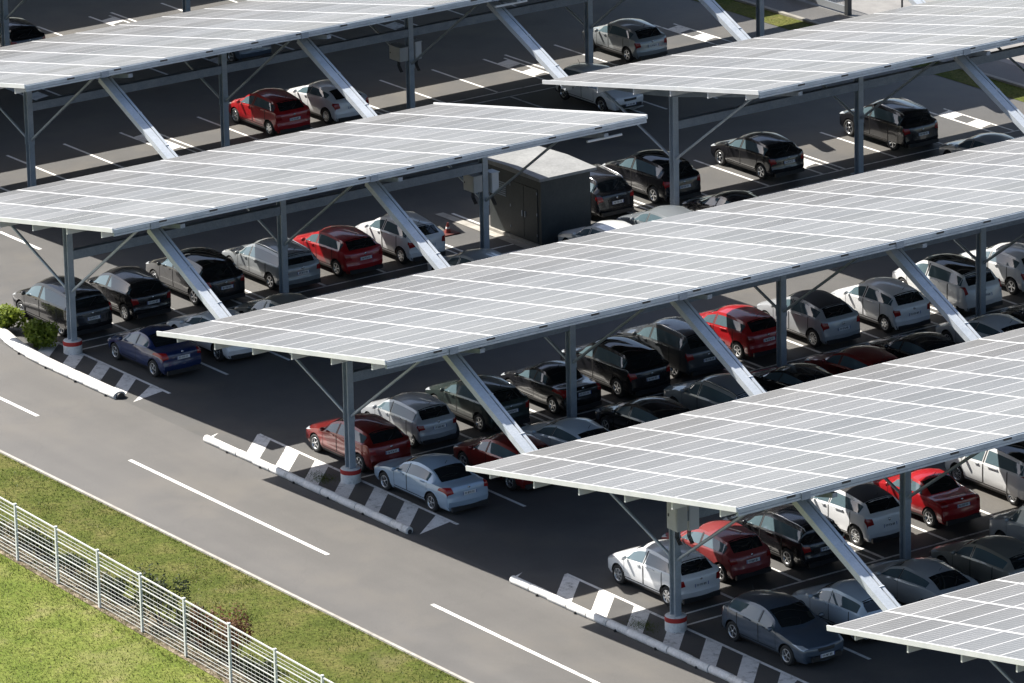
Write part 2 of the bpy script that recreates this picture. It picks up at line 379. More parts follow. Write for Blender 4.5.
# ------------------------------------------------------------------ canopies
def column_mesh(length=2.0, n=13):
    """one column of solar modules, low end at +Y; frames as one plate, glass of each module proud of it"""
    Lr = (KR-KF)/math.cos(TILT); step = Lr/n; s = MB()
    s.box(.0005, length-.0005, 0, Lr, -.045, 0, 0)
    s.face([(.0005, 0, -.048), (.0005, Lr, -.048), (length-.0005, Lr, -.048), (length-.0005, 0, -.048)], 2)
    tone = [0.]*7
    for i in range(n):
        s.face([(.056, i*step+.032, .0035), (length-.056, i*step+.032, .0035), (length-.056, (i+1)*step-.032, .0035), (.056, (i+1)*step-.032, .0035)], 1)
        tone.append(i*1.37+.5)
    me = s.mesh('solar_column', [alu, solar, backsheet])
    at = me.attributes.new('module_tone', 'FLOAT', 'FACE'); at.data.foreach_set('value', tone)
    return me
COL = column_mesh()
ROOT_ROT = -TILT
def canopy(yr, x0, ncol, pillars, label, first_link=None, base_pillars=(), links=(), link_end=None, strip_light=None):
    """mono-pitch solar roof on a line of pillars"""
    root = tag(empty('solar_canopy', (x0, yr, 0)), label, 'solar carport', 'solar carport canopies over the parking rows')
    x1 = ncol*2.0
    def part(s, name, m, sharp=None): return build(s, name, m, root, sharp=sharp)
    for i in range(ncol):
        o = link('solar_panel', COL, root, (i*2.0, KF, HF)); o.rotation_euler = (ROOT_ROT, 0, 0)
    # edge profiles
    s = MB(); s.box(0, x1, KF-.06, KF-.012, HF-.17, HF-.03)
    s.bar((0, KF-.02, HF-.215), (x1, KF-.02, HF-.215), .10, .07)
    part(s, 'front_edge_beam', steel)
    for i in range(1, ncol):
        s = MB(); s.box(i*2-.26, i*2+.05, KF-.075, KF-.062, HF-.10, HF-.035); part(s, 'edge_clamp', clamp_m)
    s = MB(); s.box(0, x1, KR+.012, KR+.05, HR-.085, HR-.02); part(s, 'rear_edge_gutter', alu_edge)
    for xe in (-.055, x1+.012):
        s = MB(); s.bar((xe+.02, KF-.05, HF-.035), (xe+.02, KR+.05, HR-.035), .05, .15); part(s, 'end_trim', alu_edge)
    # purlins, with their stepped ends showing under the trim
    for q in range(6):
        yy = KF+.75+q*2.25; zz = roof_z(yy)-.06
        s = MB(); s.box(.0, x1-.02, yy-.03, yy+.03, zz-(.29 if q < 5 else .2), zz-.02)
        part(s, 'purlin', alu_edge)
    # longitudinal beam between the pillars
    xs = [p-x0 for p in pillars]
    if len(xs) > 1:
        s = MB()
        for a, b in zip(xs, xs[1:]): s.box(a+.12, b-.12, -.12, .12, 3.36, 3.68)
        part(s, 'long_beam', steel_dark)
    for p in pillars:
        px = p-x0; ztop = roof_z(0)-.72
        s = MB(); s.box(px-.115, px+.115, .11, .135, 0, ztop); s.box(px-.115, px+.115, -.135, -.11, 0, ztop); s.box(px-.012, px+.012, -.11, .11, 0, ztop)
        s.box(px-.24, px+.24, -.24, .24, .0, .03)
        s.box(px-.13, px+.13, -.15, -.137, 2.05, 2.45); s.box(px-.13, px+.13, .137, .15, 2.05, 2.45)
        pil = part(s, 'pillar', [steel])
        if p in base_pillars:
            s = MB(); s.lathe([(.0, .46), (.31, .46), (.33, .44), (.33, .0)], 24, 0, Matrix.Translation((px, 0, 0)))
            b = build(s, 'footing', concrete_w, pil, sharp=50)
            s = MB(); s.lathe([(.338, .30), (.338, .43)], 24, 0, Matrix.Translation((px, 0, 0))); s.lathe([(.338, .43), (.33, .445)], 24, 0, Matrix.Translation((px, 0, 0)))
            build(s, 'reflective_band', red_band, pil)
        # rafter, tapering towards both ends
        s = MB(); P = []
        for yy, d in ((KF+.1, .14), (-4, .30), (0, .42), (2, .36), (KR-.3, .14)):
            zt = roof_z(yy)-.36; P.append([(px-.09, yy, zt), (px+.09, yy, zt), (px+.09, yy, zt-d), (px-.09, yy, zt-d)])
        s.grid([[Vector(v) for v in r] for r in P], 0, False, True); s.face(list(reversed(P[0]))); s.face(P[-1])
        part(s, 'rafter', steel_dark)
        # two raking braces
        for ye in (-5.1, 4.7):
            s = MB(); s.tube([(px, -.1 if ye < 0 else .1, 2.22), (px, ye, roof_z(ye)-.50)], .052, 8); part(s, 'brace', steel)
    # sloping channel from the high edge down to the low edge of the next roof
    for lx in links:
        px = lx-x0-.45; yb = link_end[0]-yr; zb = link_end[1]
        a = Vector((px, KF+1.27, HF-.72)); b = Vector((px, yb, zb))
        s = MB()
        s.bar(a+Vector((-.06, 0, .0)), b+Vector((-.06, 0, .0)), .32, .20)
        s.bar(a+Vector((.205, 0, .03)), b+Vector((.205, 0, .03)), .10, .13)
        s.bar(a+Vector((.127, 0, -.03)), b+Vector((.127, 0, -.03)), .05, .05, 1)
        for f in (.42, .78):
            c = a.lerp(b, f); s.bar(c+Vector((.08, 0, .06)), c+Vector((.27, 0, .06)), .05, .11)
        part(s, 'sloping_channel', [chan_m, cable_m])
        s = MB(); s.box(lx-x0-1.36, lx-x0-1.04, KF-.10, KF-.078, HF-.26, HF-.02); part(s, 'bracket', steel_dark)
    if strip_light:
        s = MB(); s.tube([(strip_light-x0-.2, KF+.35, HF-.62), (strip_light-x0+1.3, KF+.35, HF-.62)], .05, 8); part(s, 'strip_lamp', box_white)
    return root
NEXT = lambda n: (ROW[n]+KR+.85, HR-.75)
canopy(ROW['c3'], -3.68, 25, [k*BAY for k in range(0, 6)], 'long pale solar canopy across the middle of the car park, over the light blue sedan', base_pillars=(0.,), links=[k*BAY for k in range(0, 6)], link_end=NEXT('c4'))
canopy(ROW['c4'], -3.61, 25, [k*BAY for k in range(0, 6)], 'pale solar canopy whose end pillar carries a beige cabinet', base_pillars=(0.,), links=[k*BAY for k in range(0, 6)], link_end=NEXT('c5'))
canopy(ROW['c5'], -3.65, 20, [k*BAY for k in range(0, 5)], 'nearest solar canopy, only one corner of it showing at bottom right', base_pillars=(0.,))
canopy(ROW['c2'], -2.65, 11, [.12, 8.93, 17.7], 'solar canopy from the curved barrier kerb to the dark green kiosk', base_pillars=(.12,), links=[.12, 8.93], link_end=NEXT('c3'), strip_light=17.25)
canopy(ROW['c2'], 24.42, 13, [26.4, 35.25, 44.1], 'solar canopy at upper right that starts beyond the dark green kiosk', links=[35.25, 44.1], link_end=NEXT('c3'))
canopy(ROW['c1'], 4.58, 22, [9.12, 17.9, 26.7, 35.55, 44.4], 'far solar canopy at upper left over the small red car', links=[9.12, 17.9, 26.7, 35.55, 44.4], link_end=NEXT('c2'), strip_light=25.95)
canopy(ROW['c0'], -2., 26, [17.95, 26.8, 35.65], 'farthest solar canopy, of which only two pillars show at the top left edge')

canopy(69.4, -2., 26, [17.95, 26.8, 35.65], 'solar canopy beyond the top edge of the photo, known by its shade')

# ------------------------------------------------------------------ boxes on pillars
def cabinet(x, y, z, w, d, h, label, cat='electrical box', name='electrical_box', m=None):
    root = tag(empty(name, (x, y, z)), label, cat, 'electrical boxes on the canopy pillars')
    s = MB(); s.box(-w/2, w/2, -d/2, d/2, 0, h); build(s, 'housing', m or box_m, root)
    s = MB(); s.box(-w/2-.016, -w/2-.003, -d/2+.04, d/2-.04, .05, h-.05); build(s, 'cabinet_door', m or box_m, root)
    s = MB(); s.box(-w/2-.03, w/2+.03, -d/2-.03, d/2+.03, h+.002, h+.025); build(s, 'cover', m or box_m, root)
    s = MB()
    for k in range(3): s.tube([(.05*k-.05, 0, -.002), (.05*k-.05, .02, -.25), (.05*k+.1, .05, -.55)], .02, 6)
    build(s, 'cable', cable_m, root)
    s = MB(); s.box(-w/2-.035, -w/2-.018, d/2-.12, d/2-.08, h*.45, h*.55); build(s, 'latch', clamp_m, root)
    return root
cabinet(-.22, ROW['c4']-.42, 3.34, .38, .50, .90, 'beige cabinet on the end pillar beside the white rounded hatchback')
cabinet(.62, ROW['c4']+.1, 3.05, .36, .5, .82, 'white box behind the beige cabinet on the end pillar', m=box_white)
cabinet(17.3, ROW['c2']+.1, 2.65, .38, .66, .60, 'grey box on the pillar beside the kiosk, on its left face')
cabinet(18.08, ROW['c2'], 2.5, .3, .42, .74, 'white box on the pillar beside the kiosk, between pillar and kiosk', m=box_white)
cabinet(26.25, ROW['c1']+.1, 2.45, .4, .75, .55, 'grey box on the left face of the far pillar behind the white coupe')
cabinet(27.02, ROW['c1'], 2.4, .28, .35, .70, 'white box on the right face of the far pillar behind the white coupe', m=box_white)

# ------------------------------------------------------------------ kiosk
kroot = tag(empty('transformer_kiosk', (20.0, 17.1, 0)), 'dark green transformer kiosk with pale flat roof between two canopies', 'kiosk')
kw = noise_color(mat('kiosk_wall', rough=.6), [(.3, (.028, .034, .036)), (.7, (.042, .048, .048))], 1.5, 6, second=(14, .85, 1.1))
kroof = noise_color(mat('kiosk_roof', rough=.8), [(.3, (.19, .195, .195)), (.7, (.26, .265, .262))], 1.1, 7, second=(10, .85, 1.08))
s = MB(); s.box(0.05, 2.3, .05, 3.3, .12, 2.60); build(s, 'wall', kw, kroot)
s = MB()
P = [[(-.12, -.12, 2.602), (2.48, -.12, 2.602), (2.48, 3.48, 2.602), (-.12, 3.48, 2.602)], [(-.12, -.12, 2.71), (2.48, -.12, 2.71), (2.48, 3.48, 2.74), (-.12, 3.48, 2.74)]]
s.grid(P, 0, False, True); s.face(list(reversed(P[0]))); s.face([P[1][0], P[1][1], (2.48, 1.68, 2.80), (-.12, 1.68, 2.80)]); s.face([(-.12, 1.68, 2.80), (2.48, 1.68, 2.80), P[1][2], P[1][3]])
s.face([P[1][0], (-.12, 1.68, 2.80), P[1][3]]); s.face([P[1][1], P[1][2], (2.48, 1.68, 2.80)])
build(s, 'roof', kroof, kroot)
s = MB(); s.box(-.06, 2.4, -.06, 3.42, 0, .118); build(s, 'plinth', kerb_m, kroot)
for y0 in (.25, 1.12):
    s = MB(); s.box(.022, .048, y0, y0+.84, .2, 2.2); d = build(s, 'door', kw, kroot)
    s = MB(); s.box(-.01, .02, y0+(.74 if y0 < 1 else .06), y0+(.78 if y0 < 1 else .10), 1.0, 1.22); build(s, 'handle', steel, d)
    s = MB()
    for q in (.4, 1.2, 2.0): s.box(.008, .02, y0+(.0 if y0 < 1 else .8), y0+(.04 if y0 < 1 else .84), q, q+.1)
    build(s, 'hinge', steel_dark, d)
s = MB()
for q in range(7): s.box(.03, .047, 2.25, 2.95, 1.5+q*.08, 1.54+q*.08)
build(s, 'vent', steel_dark, kroot)
structure(sheet('kiosk_apron', [(19.55, 16.9), (19.93, 16.9), (19.93, 23.3), (19.55, 23.3)], .02, kerb_m))

# cone
croot = tag(empty('traffic_cone', (18.5, 20.95, 0)), 'small red traffic cone on a dark base by the white hatchback', 'traffic cone')
s = MB(); s.box(-.34, .34, -.3, .3, .002, .045); build(s, 'base', mat('cone_base', (.10, .025, .02), .6), croot)
s = MB(); s.lathe([(.12, .046), (.115, .08), (.035, .42), (.0, .43)], 16); build(s, 'cone_body', mat('cone_red', (.26, .045, .035), .6), croot, sharp=50)
s = MB(); s.lathe([(.088, .20), (.071, .275)], 16, 0); build(s, 'white_band', mat('cone_white', (.75, .74, .72), .5), croot)

# ------------------------------------------------------------------ vegetation
def leaf_m(name, cols, rough=.55):
    m = noise_color(mat(name, rough=rough, spec=.3), cols, 5, 4)
    n, l, b = nodes(m)
    tr = n.new('ShaderNodeBsdfTranslucent'); mx = n.new('ShaderNodeMixShader'); mx.inputs['Fac'].default_value = .45
    l.new(b.inputs['Base Color'].links[0].from_socket, tr.inputs['Color']); l.new(b.outputs['BSDF'], mx.inputs[1]); l.new(tr.outputs['BSDF'], mx.inputs[2])
    l.new(mx.outputs['Shader'], n['Material Output'].inputs['Surface'])
    return m
leaf_green = leaf_m('leaf_bright', [(.3, (.10, .145, .016)), (.5, (.18, .235, .028)), (.7, (.26, .315, .05))])
leaf_dark = leaf_m('leaf_dark', [(.3, (.022, .032, .014)), (.6, (.045, .06, .024)), (.75, (.09, .10, .04))])
leaf_brown = leaf_m('leaf_brown', [(.3, (.10, .045, .025)), (.55, (.17, .085, .045)), (.75, (.24, .16, .08))])
leaf_grey = leaf_m('leaf_pale', [(.3, (.12, .11, .05)), (.55, (.22, .20, .11)), (.75, (.34, .30, .20))])
twig_m = mat('twig_bark', (.07, .05, .035), .9)
def bush(loc, size, n, m, label, name='shrub', group=None, leaf=.07, clumps=9):
    root = tag(empty(name, (loc[0], loc[1], 0)), label, 'bush', group)
    s = MB(); cl = []
    for k in range(clumps):
        a = random.uniform(0, 2*math.pi); r = math.sqrt(random.random())*.72
        cl.append((Vector((math.cos(a)*r*size[0], math.sin(a)*r*size[1], size[2]*random.uniform(.35, .72))), random.uniform(.28, .5)))
    for k in range(n):
        c, rr = random.choice(cl)
        d = Vector((random.gauss(0, 1), random.gauss(0, 1), random.gauss(0, 1))).normalized()*rr*random.uniform(.55, 1.05)
        p = c+Vector((d.x*size[0], d.y*size[1], d.z*size[2]*.8))
        if p.z < .03: p.z = random.uniform(.03, .12)
        t = Vector((random.gauss(0, 1), random.gauss(0, 1), random.gauss(0, .6))).normalized(); q = t.cross(d)
        if q.length < .1: continue
        q.normalize(); le = leaf*random.uniform(.6, 1.3)
        s.face([p-t*le, p+q*le*.5, p+t*le, p-q*le*.5])
    build(s, 'foliage', m, root)
    s = MB()
    for k in range(7):
        c, rr = cl[k % len(cl)]; s.tube([(random.uniform(-.08, .08), random.uniform(-.08, .08), 0), c*.5+Vector((0, 0, .05)), c], [.022, .015, .006], 5)
    build(s, 'stem', twig_m, root)
    return root
bush((-.30, 21.2), (.55, .75, .95), 2200, leaf_green, 'bright green leafy bush behind the curved kerb, nearer the left edge', 'leafy_bush', 'two green bushes on the curved kerb', .085, 12)
bush((-.42, 18.95), (.52, .95, .85), 2200, leaf_green, 'bright green leafy bush behind the curved kerb, nearer the end pillar', 'leafy_bush', 'two green bushes on the curved kerb', .085, 12)
# low shrubs along the road side of the wire fence
FA, FB = Vector((-11.36, 23.72, 0)), Vector((-13.21, -23.08, 0))
def fence_pt(y): 
    t = (y-FA.y)/(FB.y-FA.y); return FA.lerp(FB, t)
SHR = [(-7.4, 1.5, .95, 2.0, 'd', 'dark rounded shrub rising above the wire fence, largest of its row'), (-9.0, .7, .8, 1.3, 'd', 'dark shrub behind the fence, next to the largest one on its lower right'),
       (-10.1, .5, .6, 1.65, 'b', 'small reddish brown shrub tip showing over the fence beside the two dark ones'), (-11.8, .9, .8, 1.75, 'b', 'broad reddish brown shrub over the fence near the bottom edge'),
       (-10.9, .6, .7, 1.1, 'g', 'pale straw coloured shrub between two reddish brown ones'), (-13.2, .9, .6, .9, 'd', 'low dark shrub behind the fence at the bottom edge'),
       (4.0, 1.1, .8, 1.7, 'd', 'dark shrub behind the fence at the left edge'), (.3, 1.0, .6, .95, 'd', 'low dark shrub behind the second fence post from the left edge'),
       (-1.9, .9, .6, .8, 'd', 'low dark shrub behind the third fence post from the left edge'), (1.5, .7, .5, .8, 'g', 'pale straw shrub behind the fence near the left edge'),
       (-3.4, .9, .6, .7, 'g', 'pale straw shrub behind the fence, upper left of the largest dark one'), (-4.6, .6, .5, .8, 'd', 'small dark shrub touching the largest dark one on its upper left')]
for y, a, b_, h, k, lab in SHR:
    p = fence_pt(y); bush((p.x+.7, y), (b_*.72, a, h), int(900*(.6+h*.7)), {'d': leaf_dark, 'b': leaf_brown, 'g': leaf_grey}[k], lab, 'low_shrub', 'low shrubs behind the wire fence', .055, 8)

def blades(name, regions, m_list, h=(.02, .07)):
    s = MB()
    for (fx, n, hh, mi) in regions:
        for k in range(n):
            x, y = fx(); a = random.uniform(0, 6.28); ht = random.uniform(*h)*hh; w = random.uniform(.008, .02)
            t = Vector((math.cos(a), math.sin(a), 0)); ln = Vector((random.gauss(0, .5), random.gauss(0, .5), 0))*ht
            p = Vector((x, y, -.015)); s.face([p-t*w, p+t*w, p+ln+Vector((0, 0, ht))], mi if mi is not None else random.randrange(len(m_list)))
    return structure(build(s, name, m_list), 'stuff')
gr = [leaf_m('blade_green', [(.3, (.075, .105, .018)), (.7, (.135, .17, .032))]), leaf_m('blade_yellow', [(.3, (.14, .135, .045)), (.7, (.23, .20, .09))]), leaf_m('blade_deep', [(.3, (.04, .065, .012)), (.7, (.075, .105, .022))])]
def clumped(x0, x1, y0, y1, cs=60):
    cc = [(random.uniform(x0, x1), random.uniform(y0, y1), random.uniform(.15, .9)) for _ in range(cs)]
    def f():
        for _ in range(20):
            if random.random() < .45: x, y = random.uniform(x0, x1), random.uniform(y0, y1)
            else:
                c = random.choice(cc); x, y = c[0]+random.gauss(0, c[2]), c[1]+random.gauss(0, c[2])
            if x0 < x < x1 and y0 < y < y1: return x, y
        return x, y
    return f
def left_lawn():
    while True:
        y = random.uniform(-20, 5); x = random.uniform(-19, -12.4); p = fence_pt(y)
        if x < p.x-.25: return x, y
def near_fence():
    y = random.uniform(-20, 6); p = fence_pt(y); return p.x+random.uniform(-.55, 1.1), y
blades('grass', [(clumped(-11.3, -7.5, -19, 12), 16000, .9, None), (clumped(-11.6, -7.45, -19, 12, 40), 7000, 1.2, 2), (left_lawn, 16000, 1, None), (left_lawn, 9000, 1, 0), (near_fence, 3500, 2.2, None),
      (lambda: (-7.44-abs(random.gauss(0, .1)), random.uniform(-19, 12)), 1500, 1.2, None)], gr)
def tuft(cx, cy, rx, ry): return lambda: (cx+random.gauss(0, rx), cy+random.gauss(0, ry))
blades('weeds', [(tuft(-.6, .85, .2, .3), 1000, .9, 0), (tuft(-.6, -16.4, .2, .3), 1000, .9, 0)], gr)
sheet('grass_strip', [(46.9, -40), (48.22, -40), (48.22, 75), (46.9, 75)], .012, verge_m)
blades('strip_grass', [(lambda: (random.uniform(47.07, 48.2), random.uniform(18, 45)), 6000, 1.0, None)], gr)

# ------------------------------------------------------------------ wire fence on the left
fw = mat('fence_white', (.68, .70, .70), .5, .1); fwire = mat('fence_wire', (.54, .55, .53), .55, .1)
froot = tag(empty('wire_fence', (0, 0, 0)), 'pale welded wire fence with square posts across the lower left lawn', 'fence')
LN = (FB-FA).length; n = int(LN/2.52); FD = (FB-FA)/n
for i in range(n+1):
    p = FA+FD*i
    s = MB(); s.box(-.036, .036, -.036, .036, 0, 1.84, 0, Matrix.Translation(p)); s.box(-.042, .042, -.042, .042, 1.842, 1.865, 0, Matrix.Translation(p))
    po = build(s, 'post', fw, froot)
    if i == n: break
    q = FA+FD*(i+1); s = MB(); d = FD.normalized()
    a, b = p+d*.05, q-d*.05
    def h(z, w): s.bar(a+Vector((0, 0, z)), b+Vector((0, 0, z)), w, w*.9)
    h(1.79, .042)
    for z in (.45, .95, 1.40): h(z, .028)
    for z in (.08, .20, .32, .56, .68, .81, 1.08, 1.21, 1.52, 1.64): h(z, .012)
    m = int(2.4/.2)
    for k in range(1, m):
        c = a.lerp(b, k/m); s.bar(c+Vector((.02, 0, .05)), c+Vector((.02, 0, 1.78)), .005, .005, up=(0, 1, 0))
    build(s, 'mesh_panel', fwire, froot)

# ------------------------------------------------------------------ fence and gate by the far yard
froot = tag(empty('mesh_fence', (50.4, 36.8, 0)), 'grey framed mesh fence with dark post beside the far pale yard', 'fence')
gm = mat('gate_grey', (.32, .34, .36), .5, .3); gdark = mat('gate_dark', (.05, .055, .06), .5, .3)
for y0, y1 in ((.12, 3.6), (3.7, 7.2), (7.3, 10.8)):
    s = MB(); s.box(-.03, .03, y0, y1, .08, .36); s.box(-.02, .02, y0, y1, 1.9, 1.97); build(s, 'rail', gm, froot)
    s = MB(); k = y0+.06
    while k < y1: s.box(-.008, .008, k, k+.016, .37, 1.9); k += .11
    build(s, 'mesh_panel', gm, froot)
for y0 in (0, 3.65, 7.25, 10.85):
    s = MB(); w = .11 if y0 == 0 else .045; s.box(-w, w, y0-w, y0+w, 0, 2.1); build(s, 'post', gdark if y0 == 0 else gm, froot)
s = MB(); s.box(-.03, .03, -.03, .03, 0, 2.0); tag(build(s, 'slim_post', gdark, None, (51.8, 34.9, 0)), 'slim dark post standing alone on the far pale yard', 'post')
#CARS-BEGIN
# ------------------------------------------------------------------ cars
import numpy as np
def catmull(P, t):
    i = min(int(t), len(P)-2); f = t-i
    p0 = P[max(i-1, 0)]; p1 = P[i]; p2 = P[i+1]; p3 = P[min(i+2, len(P)-1)]
    return .5*((2*p1)+(-p0+p2)*f+(2*p0-5*p1+4*p2-p3)*f*f+(-p0+3*p1-3*p2+p3)*f**3)
lerp = lambda a, b, f: a+(b-a)*f
NS = 14; SUB = 4
class Shape:
    """side profile -> lofted body surface; u runs from the nose (0) to the tail (L)"""
    def __init__(s, L, W, H, nose=.72, cowl=(1.02, .97), head=1.75, top=2.35, rr=(3.40, -.12), rg=(3.82, 1.0), td=(3.93, .88), beltf=.90, beltr=.97, roofw=.70, zs=.20, ax=(.84, None), wb=2.5, wr=.31, tail=.62):
        hw = W/2; s.L, s.W, s.H, s.hw, s.wr = L, W, H, hw, wr
        s.fa = ax[0]; s.ra = ax[0]+wb; s.zs = zs
        cu, cz = cowl; zh = H-.07; ru, rz = rr[0], H+rr[1]; gu, gz = rg; tu, tz = td
        mu, mz = (cu+head)/2-.03, (cz+zh)/2+.035
        qu, qz = (ru+gu)/2+.015, (rz+gz)/2+.02
        st = [  # centre u z | belt u z w | roof edge u z w
            (.00, .43, .13, .43, .74, .04, .43, .42),
            (.03, nose-.09, .15, nose-.12, .80, .07, nose-.09, .50),
            (.16, nose, .30, nose-.05, .90, .20, nose-.005, .62),
            (.16+.55*(cu-.16), nose+.68*(cz-nose), .95 if cu > 1.1 else .85, lerp(nose, beltf, .72), .965, .16+.58*(cu-.16), nose+.66*(cz-nose)-.012, .76),
            (cu, cz, cu+.08, beltf, .985, cu+.20, cz-.005, .80),
            (mu, mz, mu+.15, beltf+.012, .992, mu+.17, mz-.035, .765),
            (head, zh, head+.17, lerp(beltf, beltr, .3), .995, head+.16, zh-.065, roofw+.01),
            (top, H, top+.06, lerp(beltf, beltr, .6), .99, top+.06, H-.085, roofw-.005),
            (ru, rz, ru-.04, beltr, .975, ru-.05, rz-.075, roofw-.02),
            (qu, qz, lerp(ru, gu, .45)-.08, beltr+.005, .955, qu-.06, qz-.045, roofw+.0),
            (gu, gz, gu-.09, min(beltr, gz-.03), .93, gu-.06, gz-.012, .72),
            (tu, tz, tu-.10, tz-.06, .905, tu-.04, tz-.012, .70),
            (L-.035, tail, L-.15, tail, .875, L-.06, tail, .62),
            (L, .50, L-.10, .50, .85, L-.03, .50, .56)]
        K = []
        for i, (uc, zc, ub, zb, wb_, ue, ze, we) in enumerate(st):
            wb_ *= hw; we *= hw
            end = i in (0, 13)
            wm = min(hw, wb_*1.028); zm = min(.60, zb-.05); zl = min(.36, zm-.05)
            tuck = {0: .06, 13: -.03}.get(i, 0)
            K.append([(uc+tuck*.5, 0, zs), (ub+tuck, wb_*.90, zs), (ub+tuck*.5, wm*.99, zl), (ub, wm, zm), (ub, min(hw, wb_+.012), zb-.035), (ub, wb_, zb),
                      (ue, we, ze), (lerp(ue, uc, .62), we*.5, lerp(ze, zc, .80)), (uc, 0, zc)])
        K = np.array(K)
        s.n = (NS-1)*SUB+1
        s.G = np.array([catmull(K, k/SUB) for k in range(s.n)])      # [ring][rail][u,w,z]
    def pt(s, t, r, side=-1):
        """surface point at station t (0..13), rail r (0..8); side -1 is the car's left"""
        k = min(max(t*SUB, 0), s.n-1.001); i = int(k); f = k-i; r = min(max(r, 0), 7.999); j = int(r); q = r-j
        G = s.G
        p = (G[i, j]*(1-f)+G[i+1, j]*f)*(1-q)+(G[i, j+1]*(1-f)+G[i+1, j+1]*f)*q
        return Vector((side*p[1], s.L/2-p[0], p[2]))
    def off(s, t, r, side, d):
        e = .06
        a = s.pt(t+e, r, side)-s.pt(t-e, r, side); b = s.pt(t, min(r+e, 7.99), side)-s.pt(t, r-e, side)
        n = a.cross(b)*side
        if n.length < 1e-9: n = Vector((0, 0, 1))
        n.normalize(); p = s.pt(t, r, side)
        c = Vector((0, p.y*.4, .6))
        if n.dot(p-c) < 0: n = -n
        return p+n*d
    def t_at(s, y_u, r):
        """station whose rail r has the given u"""
        lo, hi = 0., 13.
        for _ in range(40):
            m = (lo+hi)/2
            if s.L/2-s.pt(m, r).y < y_u: lo = m
            else: hi = m
        return (lo+hi)/2
    def patch(s, mb, t0, t1, r0, r1, side, d, mi=0, nt=8, nr=3, t0b=None, t1b=None):
        t0b = t0 if t0b is None else t0b; t1b = t1 if t1b is None else t1b
        P = []
        for i in range(nt+1):
            row = []
            for j in range(nr+1):
                q = j/nr; t = lerp(lerp(t0, t0b, q), lerp(t1, t1b, q), i/nt); row.append(s.off(t, lerp(r0, r1, q), side, d))
            P.append(row)
        if side < 0: P = [list(reversed(q)) for q in P]
        P = [list(reversed(q)) for q in P]
        mb.grid(P, mi, True)
    def across(s, mb, t0, t1, r0, d, mi=0, nt=6, nr=4, r0b=None):
        """patch over the centre line from the left rail r0 to the right rail r0"""
        r0b = r0 if r0b is None else r0b
        P = []
        for i in range(nt+1):
            t = lerp(t0, t1, i/nt); rs = lerp(r0, r0b, i/nt)
            rr = [(lerp(rs, 7.98, j/nr), -1) for j in range(nr+1)]+[(lerp(7.98, rs, j/nr), 1) for j in range(1, nr+1)]
            P.append([s.off(t, r, sd, d) for r, sd in rr])
        mb.grid([list(reversed(q)) for q in P], mi, True)

glass = mat('car_glass', (.010, .013, .015), .04, 0, .75)
glass_side = mat('car_side_glass', (.080, .120, .138), .03, .0, 1.0)  # reflected sky and light through the cabin put into the pale base
rubber = mat('tyre_rubber', (.018, .018, .018), .8)
rim_m = mat('rim_alloy', (.55, .56, .57), .3, .85)
rim_dark = mat('rim_recess', (.03, .03, .032), .6)
trim = mat('black_trim', (.02, .02, .021), .55)
seam_m = mat('door_seam', (.008, .008, .008), .8)
chrome = mat('chrome', (.62, .63, .64), .15, 1.0)
lens_red = mat('tail_lens', (.28, .012, .012), .12, 0, .6)
lens_clear = mat('head_lens', (.50, .53, .56), .1, .3, .6)
plate_m = mat('plate_white', (.72, .73, .73), .4); plate_blue = mat('plate_blue', (.02, .06, .30), .4); ink = mat('plate_ink', (.10, .10, .11), .6)
PAINTS = {}
def paint(name, hexcol, metal=.0, rough=.32):
    if name in PAINTS: return PAINTS[name]
    m = mat('paint_'+name, rgb(hexcol) if isinstance(hexcol, str) else hexcol, rough, metal, .5, 1.0, .04)
    # faint road dust, heavier low down on the panels
    n, l, b = nodes(m); base = b.inputs['Base Color'].default_value[:]
    tc = n.new('ShaderNodeTexCoord'); nz = n.new('ShaderNodeTexNoise'); nz.inputs['Scale'].default_value = 3; nz.inputs['Detail'].default_value = 6
    l.new(tc.outputs['Object'], nz.inputs['Vector'])
    cr = n.new('ShaderNodeMapRange'); cr.inputs['From Min'].default_value = .45; cr.inputs['From Max'].default_value = .8; cr.inputs['To Max'].default_value = .04
    l.new(nz.outputs['Fac'], cr.inputs['Value'])
    mx = n.new('ShaderNodeMix'); mx.data_type = 'RGBA'; mx.inputs['A'].default_value = base; mx.inputs['B'].default_value = (.20, .185, .16, 1)
    l.new(cr.outputs['Result'], mx.inputs['Factor']); l.new(mx.outputs['Result'], b.inputs['Base Color'])
    PAINTS[name] = m
    return m
BODY = mat('body_paint', (.5, .5, .5), .3, 0, .5, 1)

